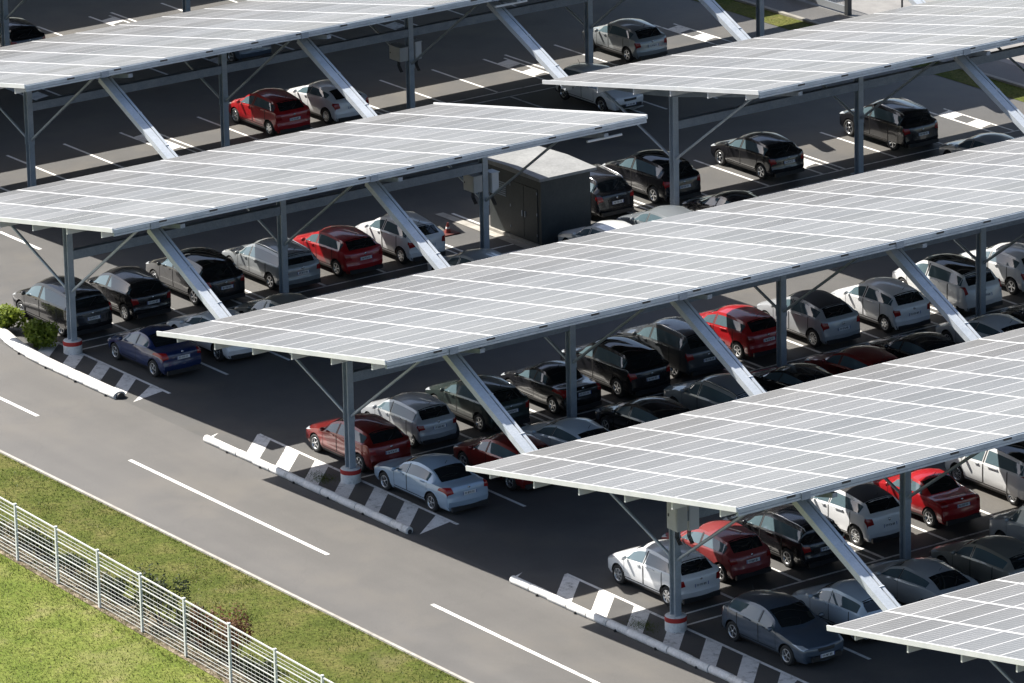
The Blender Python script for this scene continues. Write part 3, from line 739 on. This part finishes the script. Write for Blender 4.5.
def cut_arches(me, sh):
    """wheel arches: subtract four short cylinders from the closed body"""
    for e in (0, .004, -.005, .009, -.011, .015, .02, -.017):
        s = MB()
        for u in (sh.fa, sh.ra):
            for sd in (-1, 1):
                Mx = Matrix.Translation((sd*(sh.hw-.07+e), sh.L/2-u+e*.7, sh.wr+.005+e*.5)) @ Matrix.Rotation(math.pi/2, 4, 'Y') @ Matrix.Rotation(.05+e*3, 4, 'Z')
                rr = sh.wr+.055+e*.2
                rings = [[Mx @ Vector((math.cos(2*math.pi*k/28)*rr, math.sin(2*math.pi*k/28)*rr, z)) for k in range(28)] for z in (-.17, .17)]
                s.grid(rings, 0, False, True); s.face(list(reversed(rings[0]))); s.face(rings[1])
        cm = s.mesh('cutter', [trim])
        bm = bmesh.new(); bm.from_mesh(cm); bmesh.ops.remove_doubles(bm, verts=bm.verts, dist=1e-5); bmesh.ops.recalc_face_normals(bm, faces=bm.faces); bm.to_mesh(cm); bm.free()
        a = bpy.data.objects.new('tmp_body', me); b = bpy.data.objects.new('tmp_cut', cm); C.objects.link(a); C.objects.link(b)
        md = a.modifiers.new('b', 'BOOLEAN'); md.operation = 'DIFFERENCE'; md.object = b; md.solver = 'EXACT'; md.material_mode = 'TRANSFER'
        dg = bpy.context.evaluated_depsgraph_get(); dg.update()
        out = bpy.data.meshes.new_from_object(a.evaluated_get(dg))
        bpy.data.objects.remove(a); bpy.data.objects.remove(b); bpy.data.meshes.remove(cm)
        if len(out.polygons) > 700: return out
    return me

def wheel_meshes(r, style):
    w = .20; s = MB()
    My = Matrix.Rotation(-math.pi/2, 4, 'Y')                       # lathe axis Z -> -X (outer face towards the left)
    s.lathe([(r*.63, -.09), (r*.80, -.10), (r*.95, -.085), (r, -.05), (r, .05), (r*.95, .085), (r*.80, .10), (r*.64, .09), (r*.62, .05), (r*.62, -.08), (r*.63, -.09)], 28, 0, My)
    tyre = s.mesh('tyre', [rubber])
    s = MB(); ro = r*.645
    s.lathe([(0, .02), (ro, .02)], 28, 1, My, False)
    s.lathe([(ro, .02), (ro, .092), (ro*.93, .095), (ro*.90, .03)], 28, 0, My)
    n = {'five': 5, 'multi': 10, 'cap': 7}[style]; sw = {'five': .26, 'multi': .16, 'cap': .34}[style]
    for k in range(n):
        a = 2*math.pi*k/n; P = []
        for q, (rad, z) in ((1.0, (.02*0+.12*ro, .085)), (.8, (.55*ro, .088)), (1., (.93*ro, .082))):
            h = sw*q*ro*(.5 if style != 'cap' else .55)*(.45 if rad < .2*ro else 1); P.append([(rad, -h, z), (rad, h, z)])
        pts = [[My @ (Matrix.Rotation(a, 4, 'Z') @ Vector(v)) for v in row] for row in P]
        s.grid(pts, 0, False)
    s.lathe([(0, .094), (.16*ro, .094), (.2*ro, .08)], 14, 0, My)
    return tyre, s.mesh('rim', [rim_m, rim_dark])

TYPES = {}
def car_type(key, doors=4, boot='hatch', lights='corner', two_tone=False, rails=False, rim='five', wip=True, side_end=9.3, quarter=False, **kw):
    sh = Shape(**kw); D = {'shape': sh, 'parts': []}
    add = lambda name, mb, mats, sharp=None, child=None: D['parts'].append((name, mb.mesh(key+'_'+name, mats), child, sharp))
    # body
    s = MB(); rings = []
    for i in range(sh.n):
        L_ = [Vector((-sh.G[i, j, 1], sh.L/2-sh.G[i, j, 0], sh.G[i, j, 2])) for j in range(0, 9)]
        R_ = [Vector((sh.G[i, j, 1], sh.L/2-sh.G[i, j, 0], sh.G[i, j, 2])) for j in range(7, 0, -1)]
        rings.append(L_+R_)
    s.grid(rings, 0, True, True); s.face(list(reversed(rings[0])), 0, False); s.face(rings[-1], 0, False)
    me = s.mesh(key+'_body', [BODY, trim])
    bm = bmesh.new(); bm.from_mesh(me); bmesh.ops.recalc_face_normals(bm, faces=bm.faces); bm.to_mesh(me); bm.free()
    me = cut_arches(me, sh)
    for p in me.polygons: p.use_smooth = True
    me.set_sharp_from_angle(angle=R(32))
    D['body'] = me
    # glass
    s = MB(); sh.across(s, 4.12, 5.93, 6.20, .006, 0, r0b=6.16); add('windshield', s, [glass])
    rg1 = 9.93
    s = MB(); sh.across(s, 8.14, rg1, 6.16, .006, 0, r0b=6.12); add('rear_window', s, [glass])
    # side windows: between belt (5) and roof edge (6)
    tB = lerp(sh.t_at(sh.fa+1.30, 5.0), 7.0, .0)
    splits = ([(4.45, tB-.13), (tB+.10, 8.25), (8.42, side_end)] if quarter else [(4.45, tB-.13), (tB+.10, 8.42)]) if doors == 4 else [(4.45, tB+.22), (tB+.38, side_end)]
    for sd in (-1, 1):
        for k, (a, b) in enumerate(splits):
            if b-a < .12: continue
            s = MB(); sh.patch(s, a, b, 5.11, 5.80, sd, .007, 0, 10, 4, t0b=max(a, 5.05) if k == 0 else a, t1b=min(b, 8.75) if k == len(splits)-1 else b); add('side_window', s, [glass_side])
        # black line under the glass
    # lamps
    for sd in (-1, 1):
        s = MB(); sh.patch(s, 1.25, 2.55, 4.35, 5.55, sd, .010, 0, 6, 3, t0b=1.4, t1b=2.15); add('headlight', s, [lens_clear])
        s = MB()
        if lights == 'corner': sh.patch(s, 10.2, 11.85, 3.7, 5.95, sd, .010, 0, 6, 5, t0b=10.95, t1b=11.6)
        elif lights == 'tall': sh.patch(s, 9.2, 11.5, 4.2, 5.5, sd, .010, 0, 8, 3, t0b=10.0, t1b=11.3)
        else: sh.patch(s, 10.75, 11.7, 3.6, 6.2, sd, .010, 0, 5, 5)
        add('tail_light', s, [lens_red])
    # bumpers' dark lower lips
    s = MB()
    for sd in (-1, 1): sh.patch(s, 12.3, 13, 1.05, 1.9, sd, .012, 0, 3, 2)
    tb = -sh.L/2
    s.box(-sh.hw*.80, sh.hw*.80, tb-.004, tb+.07, sh.zs+.0, sh.zs+.14)
    add('rear_valance', s, [trim])
    s = MB(); s.box(-sh.hw*.62, sh.hw*.62, sh.L/2-.05, sh.L/2+.006, sh.zs+.06, sh.zs+.20); sh.across(s, .55, 1.0, 6.55, .012, 0); add('grille', s, [trim])
    # number plates
    def plate(y, z, tilt, flip):
        s = MB(); Mx = Matrix.Translation((0, y, z)) @ Matrix.Rotation(flip, 4, 'Z') @ Matrix.Rotation(tilt, 4, 'X')
        s.box(-.26, .26, -.012, 0, -.055, .055, 0, Mx); s.box(-.258, -.236, -.016, -.0125, -.052, .052, 1, Mx); s.box(.236, .258, -.016, -.0125, -.052, .052, 1, Mx)
        x = -.195
        for wd in (.045, .045, .018, .045, .045, .045, .018, .045, .045):
            if wd > .02:
                s.box(x, x+.008, -.016, -.0125, -.034, .034, 2, Mx); s.box(x+.026, x+.033, -.016, -.0125, -.034, .034, 2, Mx); s.box(x+.012, x+.026, -.016, -.0125, random.choice((-.034, .0, .024)), .034 if random.random() < .5 else .01, 2, Mx)
            else: s.box(x+.002, x+.014, -.016, -.0125, -.005, .005, 2, Mx)
            x += wd+.003
        return s
    pz = .70 if boot == 'hatch' else .74; tt = sh.t_at(0, 8)
    # find the tail surface height
    best = min(((abs(sh.pt(t/20, 7.9).z-pz), t/20) for t in range(205, 258)))[1]
    p = sh.off(best, 7.9, -1, .02); p2 = sh.off(best-.2, 7.9, -1, .02); dv = p2-p
    add('licence_plate', plate(p.y, p.z, -math.atan2(dv.y, dv.z), 0), [plate_m, plate_blue, ink])
    add('licence_plate', plate(sh.L/2+.012, .40, 0, math.pi), [plate_m, plate_blue, ink])
    # emblem on the tail
    tq = min(((abs(sh.pt(t/20, 7.9).z-(pz+.17)), t/20) for t in range(200, 258)))[1]
    s = MB(); q = sh.off(tq, 7.98, -1, .008); s.lathe([(0, .014), (.04, .012), (.045, 0)], 12, 0, Matrix.Translation((0, q.y, q.z)) @ Matrix.Rotation(math.pi/2, 4, 'X')); add('badge', s, [chrome])
    # doors: dark shut lines and a handle each
    spans = [(4.35, tB-.01), (tB+.01, sh.t_at(min(sh.ra+.0, sh.ra-.22), 5.0))] if doors == 4 else [(4.35, tB+.30)]
    for sd in (-1, 1):
        for (a, b) in spans:
            s = MB(); e = .032
            sh.patch(s, a, a+e, 2.0, 4.99, sd, .0045, 0, 1, 5); sh.patch(s, b-e, b, 2.0, 4.99, sd, .0045, 0, 1, 5); sh.patch(s, a+e, b-e, 1.93, 2.06, sd, .0045, 0, 8, 1)
            s2 = MB(); th = b-.32; p0 = sh.off(th, 4.25, sd, .02); p1 = sh.off(th-.38, 4.25, sd, .02); s2.bar(p0, p1, .03, .035)
            D['parts'].append(('door', s.mesh(key+'_door', [seam_m]), ('door_handle', s2.mesh(key+'_handle', [BODY])), None))
        # side moulding and sill
        s = MB(); sh.patch(s, 4.1, 10.2, 1.02, 1.55, sd, .008, 0, 12, 2); add('sill_trim', s, [trim])
        # mirror
        p = sh.pt(4.62, 5.1, sd); s = MB()
        rr = [[p+Vector((sd*(.03+.17*f), -.02, .05))+Vector((0, math.cos(a)*.055*k, math.sin(a)*.068*k)) for a in [2*math.pi*q/10 for q in range(10)]] for f, k in ((0, .35), (.15, .9), (.55, 1.05), (.95, .9), (1.0, .4))]
        s.grid(rr, 0, True, True); s.face(rr[0]); s.face(list(reversed(rr[-1]))); add('wing_mirror', s, [BODY])
        if rails:
            s = MB(); s.tube([sh.off(t, 6.12, sd, .035 if 6.5 < t < 8.2 else .0) for t in (6.25, 6.6, 7.2, 7.8, 8.15, 8.4)], .018, 6); add('roof_rail', s, [chrome])
    if two_tone:
        s = MB(); sh.across(s, 5.98, 8.1, 6.02, .006, 0, nt=10); add('roof', s, [trim if two_tone == 'black' else glass])
    if wip:
        s = MB(); s.bar(sh.off(9.85, 7.9, -1, .02), sh.off(9.0, 7.0, 1, .02), .02, .012); add('wiper', s, [trim])
    s = MB(); q = sh.pt(7.9, 7.9); s.tube([q, q+Vector((0, -.12, .14))], .008, 5); add('aerial', s, [trim])
    # window frame line / pillar blackout on the B pillar
    for sd in (-1, 1):
        s = MB(); a0 = tB+.22 if doors == 2 else tB-.06; b0 = a0+.12 if doors == 2 else tB+.03
        sh.patch(s, a0, b0, 5.08, 5.88, sd, .005, 0, 1, 4); add('door_pillar', s, [trim])
    D['tyre'], D['rim'] = wheel_meshes(sh.wr, rim)
    TYPES[key] = D

car_type('hatch', L=4.15, W=1.75, H=1.47, cowl=(1.12, .97), head=1.88, top=2.5, rr=(3.55, -.11), rg=(3.97, 1.02), td=(4.07, .88), beltf=.90, beltr=.99, wb=2.56, ax=(.86, 0), rim='five')
car_type('hatch_round', quarter=True, L=3.94, W=1.73, H=1.52, nose=.76, cowl=(.96, 1.0), head=1.62, top=2.2, rr=(3.36, -.14), rg=(3.78, 1.03), td=(3.88, .90), beltf=.93, beltr=1.02, wb=2.46, ax=(.82, 0), rim='cap', roofw=.68, side_end=9.5)
car_type('hatch_old', L=3.80, W=1.64, H=1.41, nose=.70, cowl=(.98, .93), head=1.68, top=2.2, rr=(3.28, -.08), rg=(3.62, .98), td=(3.72, .84), beltf=.87, beltr=.91, wb=2.48, ax=(.76, 0), rim='cap', roofw=.74, wr=.285, side_end=8.9)
car_type('hatch_three', L=3.90, W=1.67, H=1.43, doors=2, nose=.70, cowl=(1.0, .93), head=1.72, top=2.25, rr=(3.30, -.09), rg=(3.70, .98), td=(3.82, .85), beltf=.87, beltr=.93, wb=2.44, ax=(.80, 0), rim='five', roofw=.72, wr=.295, side_end=9.0)
car_type('sedan', boot='boot', L=4.48, W=1.74, H=1.42, nose=.70, cowl=(1.24, .94), head=2.02, top=2.55, rr=(3.22, -.08), rg=(3.84, .99), td=(4.36, .965), beltf=.88, beltr=.93, wb=2.62, ax=(.88, 0), rim='five', wip=False, tail=.66, side_end=9.25)
car_type('coupe_cab', doors=2, boot='boot', L=4.0, W=1.70, H=1.38, nose=.68, cowl=(1.06, .92), head=1.74, top=2.05, rr=(2.58, -.05), rg=(3.18, .97), td=(3.86, .93), beltf=.87, beltr=.93, wb=2.46, ax=(.80, 0), rim='five', wip=False, tail=.64, side_end=9.3, wr=.30)
car_type('coupe', doors=2, L=4.30, W=1.80, H=1.40, nose=.68, cowl=(1.18, .93), head=1.95, top=2.45, rr=(3.30, -.09), rg=(4.02, 1.02), td=(4.20, .93), beltf=.89, beltr=1.02, wb=2.64, ax=(.92, 0), rim='multi', roofw=.66, side_end=9.0, wr=.32)
car_type('suv', quarter=True, L=4.40, W=1.83, H=1.64, nose=.86, cowl=(1.14, 1.08), head=1.86, top=2.5, rr=(3.80, -.10), rg=(4.20, 1.12), td=(4.32, .98), beltf=1.02, beltr=1.08, wb=2.66, ax=(.88, 0), rim='five', roofw=.71, zs=.24, wr=.345, rails=True, tail=.70, side_end=9.2)
car_type('suv_glass', quarter=True, two_tone='glass', L=4.40, W=1.83, H=1.63, nose=.84, cowl=(1.10, 1.06), head=1.82, top=2.5, rr=(3.74, -.11), rg=(4.18, 1.10), td=(4.31, .97), beltf=1.0, beltr=1.07, wb=2.64, ax=(.90, 0), rim='five', roofw=.71, zs=.22, wr=.335, tail=.70, side_end=9.3)
car_type('crossover', two_tone='black', L=4.12, W=1.78, H=1.57, nose=.82, cowl=(1.06, 1.04), head=1.76, top=2.4, rr=(3.50, -.13), rg=(3.92, 1.10), td=(4.03, .98), beltf=.98, beltr=1.07, wb=2.60, ax=(.84, 0), rim='multi', roofw=.68, zs=.23, wr=.335, tail=.68, side_end=9.0)
car_type('wagon', quarter=True, L=4.45, W=1.76, H=1.49, nose=.71, cowl=(1.20, .95), head=1.96, top=2.6, rr=(3.98, -.10), rg=(4.30, 1.0), td=(4.38, .86), beltf=.89, beltr=.96, wb=2.62, ax=(.88, 0), rim='five', roofw=.71, rails=True, side_end=9.3)
car_type('mpv', quarter=True, L=4.45, W=1.82, H=1.64, nose=.80, cowl=(.98, 1.05), head=1.70, top=2.4, rr=(3.86, -.12), rg=(4.26, 1.08), td=(4.36, .94), beltf=.98, beltr=1.05, wb=2.72, ax=(.90, 0), rim='five', roofw=.71, zs=.20, wr=.32, lights='tall', side_end=9.5, tail=.66)
car_type('mpv_glass', quarter=True, two_tone='glass', L=4.45, W=1.82, H=1.62, nose=.78, cowl=(.94, 1.05), head=1.66, top=2.4, rr=(3.84, -.12), rg=(4.24, 1.08), td=(4.34, .94), beltf=.97, beltr=1.05, wb=2.72, ax=(.90, 0), rim='multi', roofw=.71, zs=.20, wr=.32, lights='tall', side_end=9.5, tail=.66)
car_type('van', L=4.5, W=1.83, H=1.80, nose=.92, cowl=(.95, 1.16), head=1.55, top=2.4, rr=(4.26, -.08), rg=(4.40, 1.1), td=(4.44, .95), beltf=1.08, beltr=1.12, wb=2.70, ax=(.90, 0), rim='cap', roofw=.76, zs=.22, wr=.32, lights='tall', side_end=9.2, tail=.66)

WHITE = paint('white', (.74, .75, .76), 0, .3); OFFW = paint('pearl_white', (.66, .67, .67), .0, .3); SILV = paint('silver', (.44, .46, .48), .2, .32)
SILVB = paint('silver_blue', (.36, .47, .59), .2, .32); GREY = paint('grey', (.19, .21, .225), .2, .32); DGREY = paint('dark_grey', (.055, .06, .065), .25, .32)
BLACK = paint('black', (.010, .010, .012), .0, .25); GREEN = paint('dark_green', (.035, .05, .045), .4, .32); BRONZE = paint('bronze', (.22, .215, .19), .2, .34)
RED = paint('bright_red', (.36, .010, .014), .0, .3); DRED = paint('dark_red', (.20, .012, .010), .3, .3); MRED = paint('maroon', (.24, .035, .035), .05, .4); BLUE = paint('navy', (.008, .022, .085), .1, .28)
PALEB = paint('pale_blue', (.54, .62, .70), .1, .32); GREYL = paint('light_grey', (.27, .29, .30), .15, .32)
SLATE = paint('slate', (.065, .09, .125), .2, .32)

GROUPN = 'cars parked under the canopies'
def place(key, x, y, col, label, facing=1, turn=0., at='rear', by='left'):
    """x: outer face of the wheels on the camera's side; y: rear axle (facing away) or front axle (backed in)"""
    D = TYPES[key]; sh = D['shape']
    cx = x+sh.hw-.02
    if facing > 0: cy = y+(sh.ra-sh.L/2)
    else: cy = y-(sh.ra-sh.L/2) if at == 'rear' else y+(sh.L/2-sh.fa)
    root = tag(empty('parked_car', (cx, cy, 0), (0 if facing > 0 else math.pi)+R(turn)), label, 'car', GROUPN)
    def inst(name, me, parent):
        o = bpy.data.objects.new(name, me); C.objects.link(o); o.parent = parent
        for sl in o.material_slots:
            if sl.material == BODY: sl.link = 'OBJECT'; sl.material = col
        return o
    inst('body', D['body'], root)
    for name, me, child, sharp in D['parts']:
        o = inst(name, me, root)
        if child: inst(child[0], child[1], o)
    for u in (sh.fa, sh.ra):
        for sd in (-1, 1):
            w = inst('wheel', D['tyre'], root); w.location = (sd*(sh.hw-.115), sh.L/2-u, sh.wr); w.rotation_euler = (random.uniform(0, 6), 0, 0) if sd < 0 else (random.uniform(0, 6), 0, math.pi)
            inst('rim', D['rim'], w)
    return root
r = ROW['c3']
place('hatch', .70, r+.57, DRED, 'dark red hatchback parked first, behind the light blue sedan and the end pillar')
place('hatch_old', 3.40, r+1.5, SILV, 'small old silver hatchback between the dark red hatchback and a dark green car')
place('hatch', 6.10, r+1.45, GREEN, 'dark green car with pale dusty bonnet, right of the small old silver hatchback')
place('coupe_cab', 9.05, r+1.39, BLACK, 'black coupe with a short boot, behind the second pillar of the middle canopy')
place('suv_glass', 11.80, r+1.47, BLACK, 'black sport utility car with a dark glass roof, right of the black coupe')
place('suv', 14.55, r+1.92, DGREY, 'dark grey family car just left of the bright red hatchback in the middle row')
place('hatch', 17.45, r+2.23, RED, 'bright red hatchback in the middle row beside the sloping channel', turn=2)
place('crossover', 20.3, r+1.57, SILV, 'silver crossover with a black roof, in the middle row')
place('hatch_round', 23.3, r+1.33, WHITE, 'white rounded hatchback right of the silver black roofed crossover')
place('mpv_glass', 26.55, r+1.55, OFFW, 'white family car with dark glass roof near the right end of the middle row')
place('hatch', 29.6, r+1.93, OFFW, 'white hatchback cut by the right edge, half way up the photo')
place('sedan', .32, r-4.06, SILVB, 'light blue sedan parked first beside the hatched island and the middle end pillar')
place('hatch', 3.42, r-4.0, DRED, 'dark red hatchback half hidden by a roof corner beside the light blue sedan')
place('coupe', 5.95, r-4.05, PALEB, 'pale silver blue coupe, roof and side glass showing, below a sloping channel')
place('hatch', 9.15, r-4.0, BLACK, 'black car with a shiny roof line, left of a half hidden grey sport utility car')
place('suv', 12.0, r-4.1, GREYL, 'grey sport utility car with roof rails, half hidden by the roof edge below')
place('coupe', 15.2, r-4.2, BLACK, 'black car mostly hidden by the roof edge, right of the grey sport utility car')
place('hatch', 17.9, r-4.1, DRED, 'dark red roof above the roof edge, in front of the silver crossover')
place('sedan', 20.6, r-4.1, BLACK, 'black sedan showing over a roof edge, below the white rounded hatchback beside the silver crossover')
place('coupe', 23.8, r-4.1, OFFW, 'silver coupe with a rounded grey roof above the roof edge, near the right side')
place('hatch', 26.6, r-4.1, BLACK, 'black car nose cut by the right edge, below the white hatchbacks')
r = ROW['c4']
place('hatch_round', .98, -15.56, WHITE, 'white rounded hatchback by the end pillar with the beige cabinet')
place('hatch_three', 3.50, -14.91, MRED, 'faded red three door hatchback beside the white rounded one, nearest row')
place('wagon', 5.90, -15.17, BLACK, 'black estate car between the faded red hatchback and a white crossover')
place('crossover', 8.76, -14.97, WHITE, 'white crossover with a black roof, behind the sloping channel of the nearest row')
place('coupe_cab', 11.65, -15.05, RED, 'red coupe with a short boot in the nearest row, right of the white crossover')
place('mpv_glass', 15.0, -15.15, OFFW, 'long white family car with a dark roof at the right edge, nearest row')
place('hatch', .70, -21.70, SLATE, 'dark slate hatchback backed in, its headlights towards us at the bottom', facing=-1, at='front')
place('hatch_old', 3.42, -21.5, PALEB, 'small silver blue hatchback left of the sloping channel, near the bottom')
place('coupe', 6.2, -21.4, SILV, 'silver car with a curved side window, crossed by the sloping channel near the bottom')
place('hatch', 9.1, -21.35, BRONZE, 'bronze grey hatchback in the bottom right, beside the second pillar')
place('van', 11.95, -20.9, SILV, 'silver grey van cut by the right edge, beside the bronze hatchback')
r = ROW['c2']
place('mpv', .74, 19.25, BLACK, 'black family van by the green bushes and the curved kerb')
place('hatch_round', 3.43, 19.37, BLACK, 'tall black hatchback between the black family van and another black car')
place('suv_glass', 6.35, 19.39, BLACK, 'black car third from the curved kerb, partly behind the sloping channel')
place('wagon', 9.49, 19.24, GREYL, 'grey estate car left of the red hatchback, behind the second pillar')
place('hatch', 12.25, 19.07, RED, 'red hatchback between the grey estate and the white hatchback')
place('hatch_round', 14.95, 18.88, WHITE, 'white hatchback left of the traffic cone and the kiosk')
place('coupe_cab', .80, 13.29, BLUE, 'navy blue coupe with a short boot, beside the curved kerb')
place('coupe', 3.44, 13.35, WHITE, 'white coupe whose tail shows under the corner of the middle canopy')
place('hatch', 6.15, 13.3, BRONZE, 'roof of a grey car just showing over the middle canopy, below the grey estate')
place('hatch', 14.5, 13.4, SILV, 'silver roof just showing over the middle canopy, below the white hatchback and the cone')
place('hatch', 20.25, 13.3, OFFW, 'pale car roof in front of the kiosk')
place('hatch', 23.05, 13.5, GREY, 'grey car with a sunlit nose, in front of the black cars right of the kiosk')
place('coupe', 26.3, 13.6, BLACK, 'black roof low over the middle canopy, right of the tall end pillar')
place('hatch', 38.55, 13.5, SILV, 'silver car whose nose and roof show over the middle canopy at upper right')
place('suv', 23.55, 19.2, BLACK, 'black sport utility car with roof rails tucked against the right side of the kiosk')
place('suv_glass', 26.75, 19.25, BLACK, 'black car behind the tall end pillar of the upper right canopy')
place('hatch', 31.9, 19.25, BLACK, 'black hatchback alone in the sunlit strip, right of the tall end pillar')
place('suv', 38.34, 19.2, BLACK, 'black sport utility car with a pale shiny roof, right of a pillar at upper right')
r = ROW['c1']
place('hatch_round', 20.8, 36.56, RED, 'small red hatchback in the far row, left of the white coupe')
place('coupe', 23.53, 36.59, WHITE, 'white coupe with dark rear glass in the far row, beside the small red hatchback')
place('hatch', 38.5, 36.6, GREYL, 'silver grey hatchback standing apart at the top of the photo')
place('hatch', 32.95, 30.91, OFFW, 'white hatchback backed in, nose towards us, under the corner of the upper right canopy', facing=-1, at='front')
place('hatch', 18.75, 53.5, BLACK, 'black car cut by the left edge at the top')
place('hatch', 25.75, 47.0, SLATE, 'slate car glimpsed under the far canopy, above the white coupe')
place('hatch', 52.3, 24.6, RED, 'red car cut by the right edge at the top, on the far pale yard')
#CARS-END
# ------------------------------------------------------------------ light
w = bpy.data.worlds.new('World'); scene.world = w; w.use_nodes = True
nt = w.node_tree; bg = nt.nodes['Background']
sky = nt.nodes.new('ShaderNodeTexSky'); sky.sky_type = 'NISHITA'; sky.sun_disc = False
SUN = Vector((-.36, .82, 1.0)).normalized()
el = math.asin(SUN.z); az = math.atan2(SUN.x, SUN.y)       # azimuth from +Y, clockwise
sky.sun_elevation = el; sky.sun_rotation = az
sky.air_density = 1.0; sky.dust_density = 2.2; sky.ozone_density = 1.5; sky.altitude = 60
nt.links.new(sky.outputs['Color'], bg.inputs['Color']); bg.inputs['Strength'].default_value = .078
sl = bpy.data.lights.new('sun', 'SUN'); sl.energy = 5.0; sl.angle = R(.5); sl.color = (1, .95, .875)
so = bpy.data.objects.new('sun', sl); C.objects.link(so); so.rotation_euler = SUN.to_track_quat('Z', 'Y').to_euler(); so.location = (0, 60, 50)

# ------------------------------------------------------------------ camera (recovered from the photograph's vanishing lines)
cd = bpy.data.cameras.new('camera'); co = bpy.data.objects.new('camera', cd); C.objects.link(co)
fwd = Vector((0.5503655, 0.77766748, -0.30386036)); rt = Vector((0.81234697, -0.58282259, -0.02025415)); up = Vector((0.19284767, 0.23569286, 0.95250126))
M = Matrix((rt, up, -fwd)).transposed().to_4x4(); M.translation = (-92.39512506, -139.71250606, 58.00458175)
co.matrix_world = M
cd.sensor_width = 36; cd.lens = 5488.458/1024*36; cd.clip_start = 1; cd.clip_end = 6000
scene.camera = co
scene.view_settings.view_transform = 'Standard'; scene.view_settings.look = 'None'; scene.view_settings.gamma = 1
scene.view_settings.exposure = 1.14
scene.cycles.max_bounces = 6; scene.cycles.diffuse_bounces = 2; scene.cycles.glossy_bounces = 3; scene.cycles.caustics_reflective = False
scene.cycles.use_denoising = True
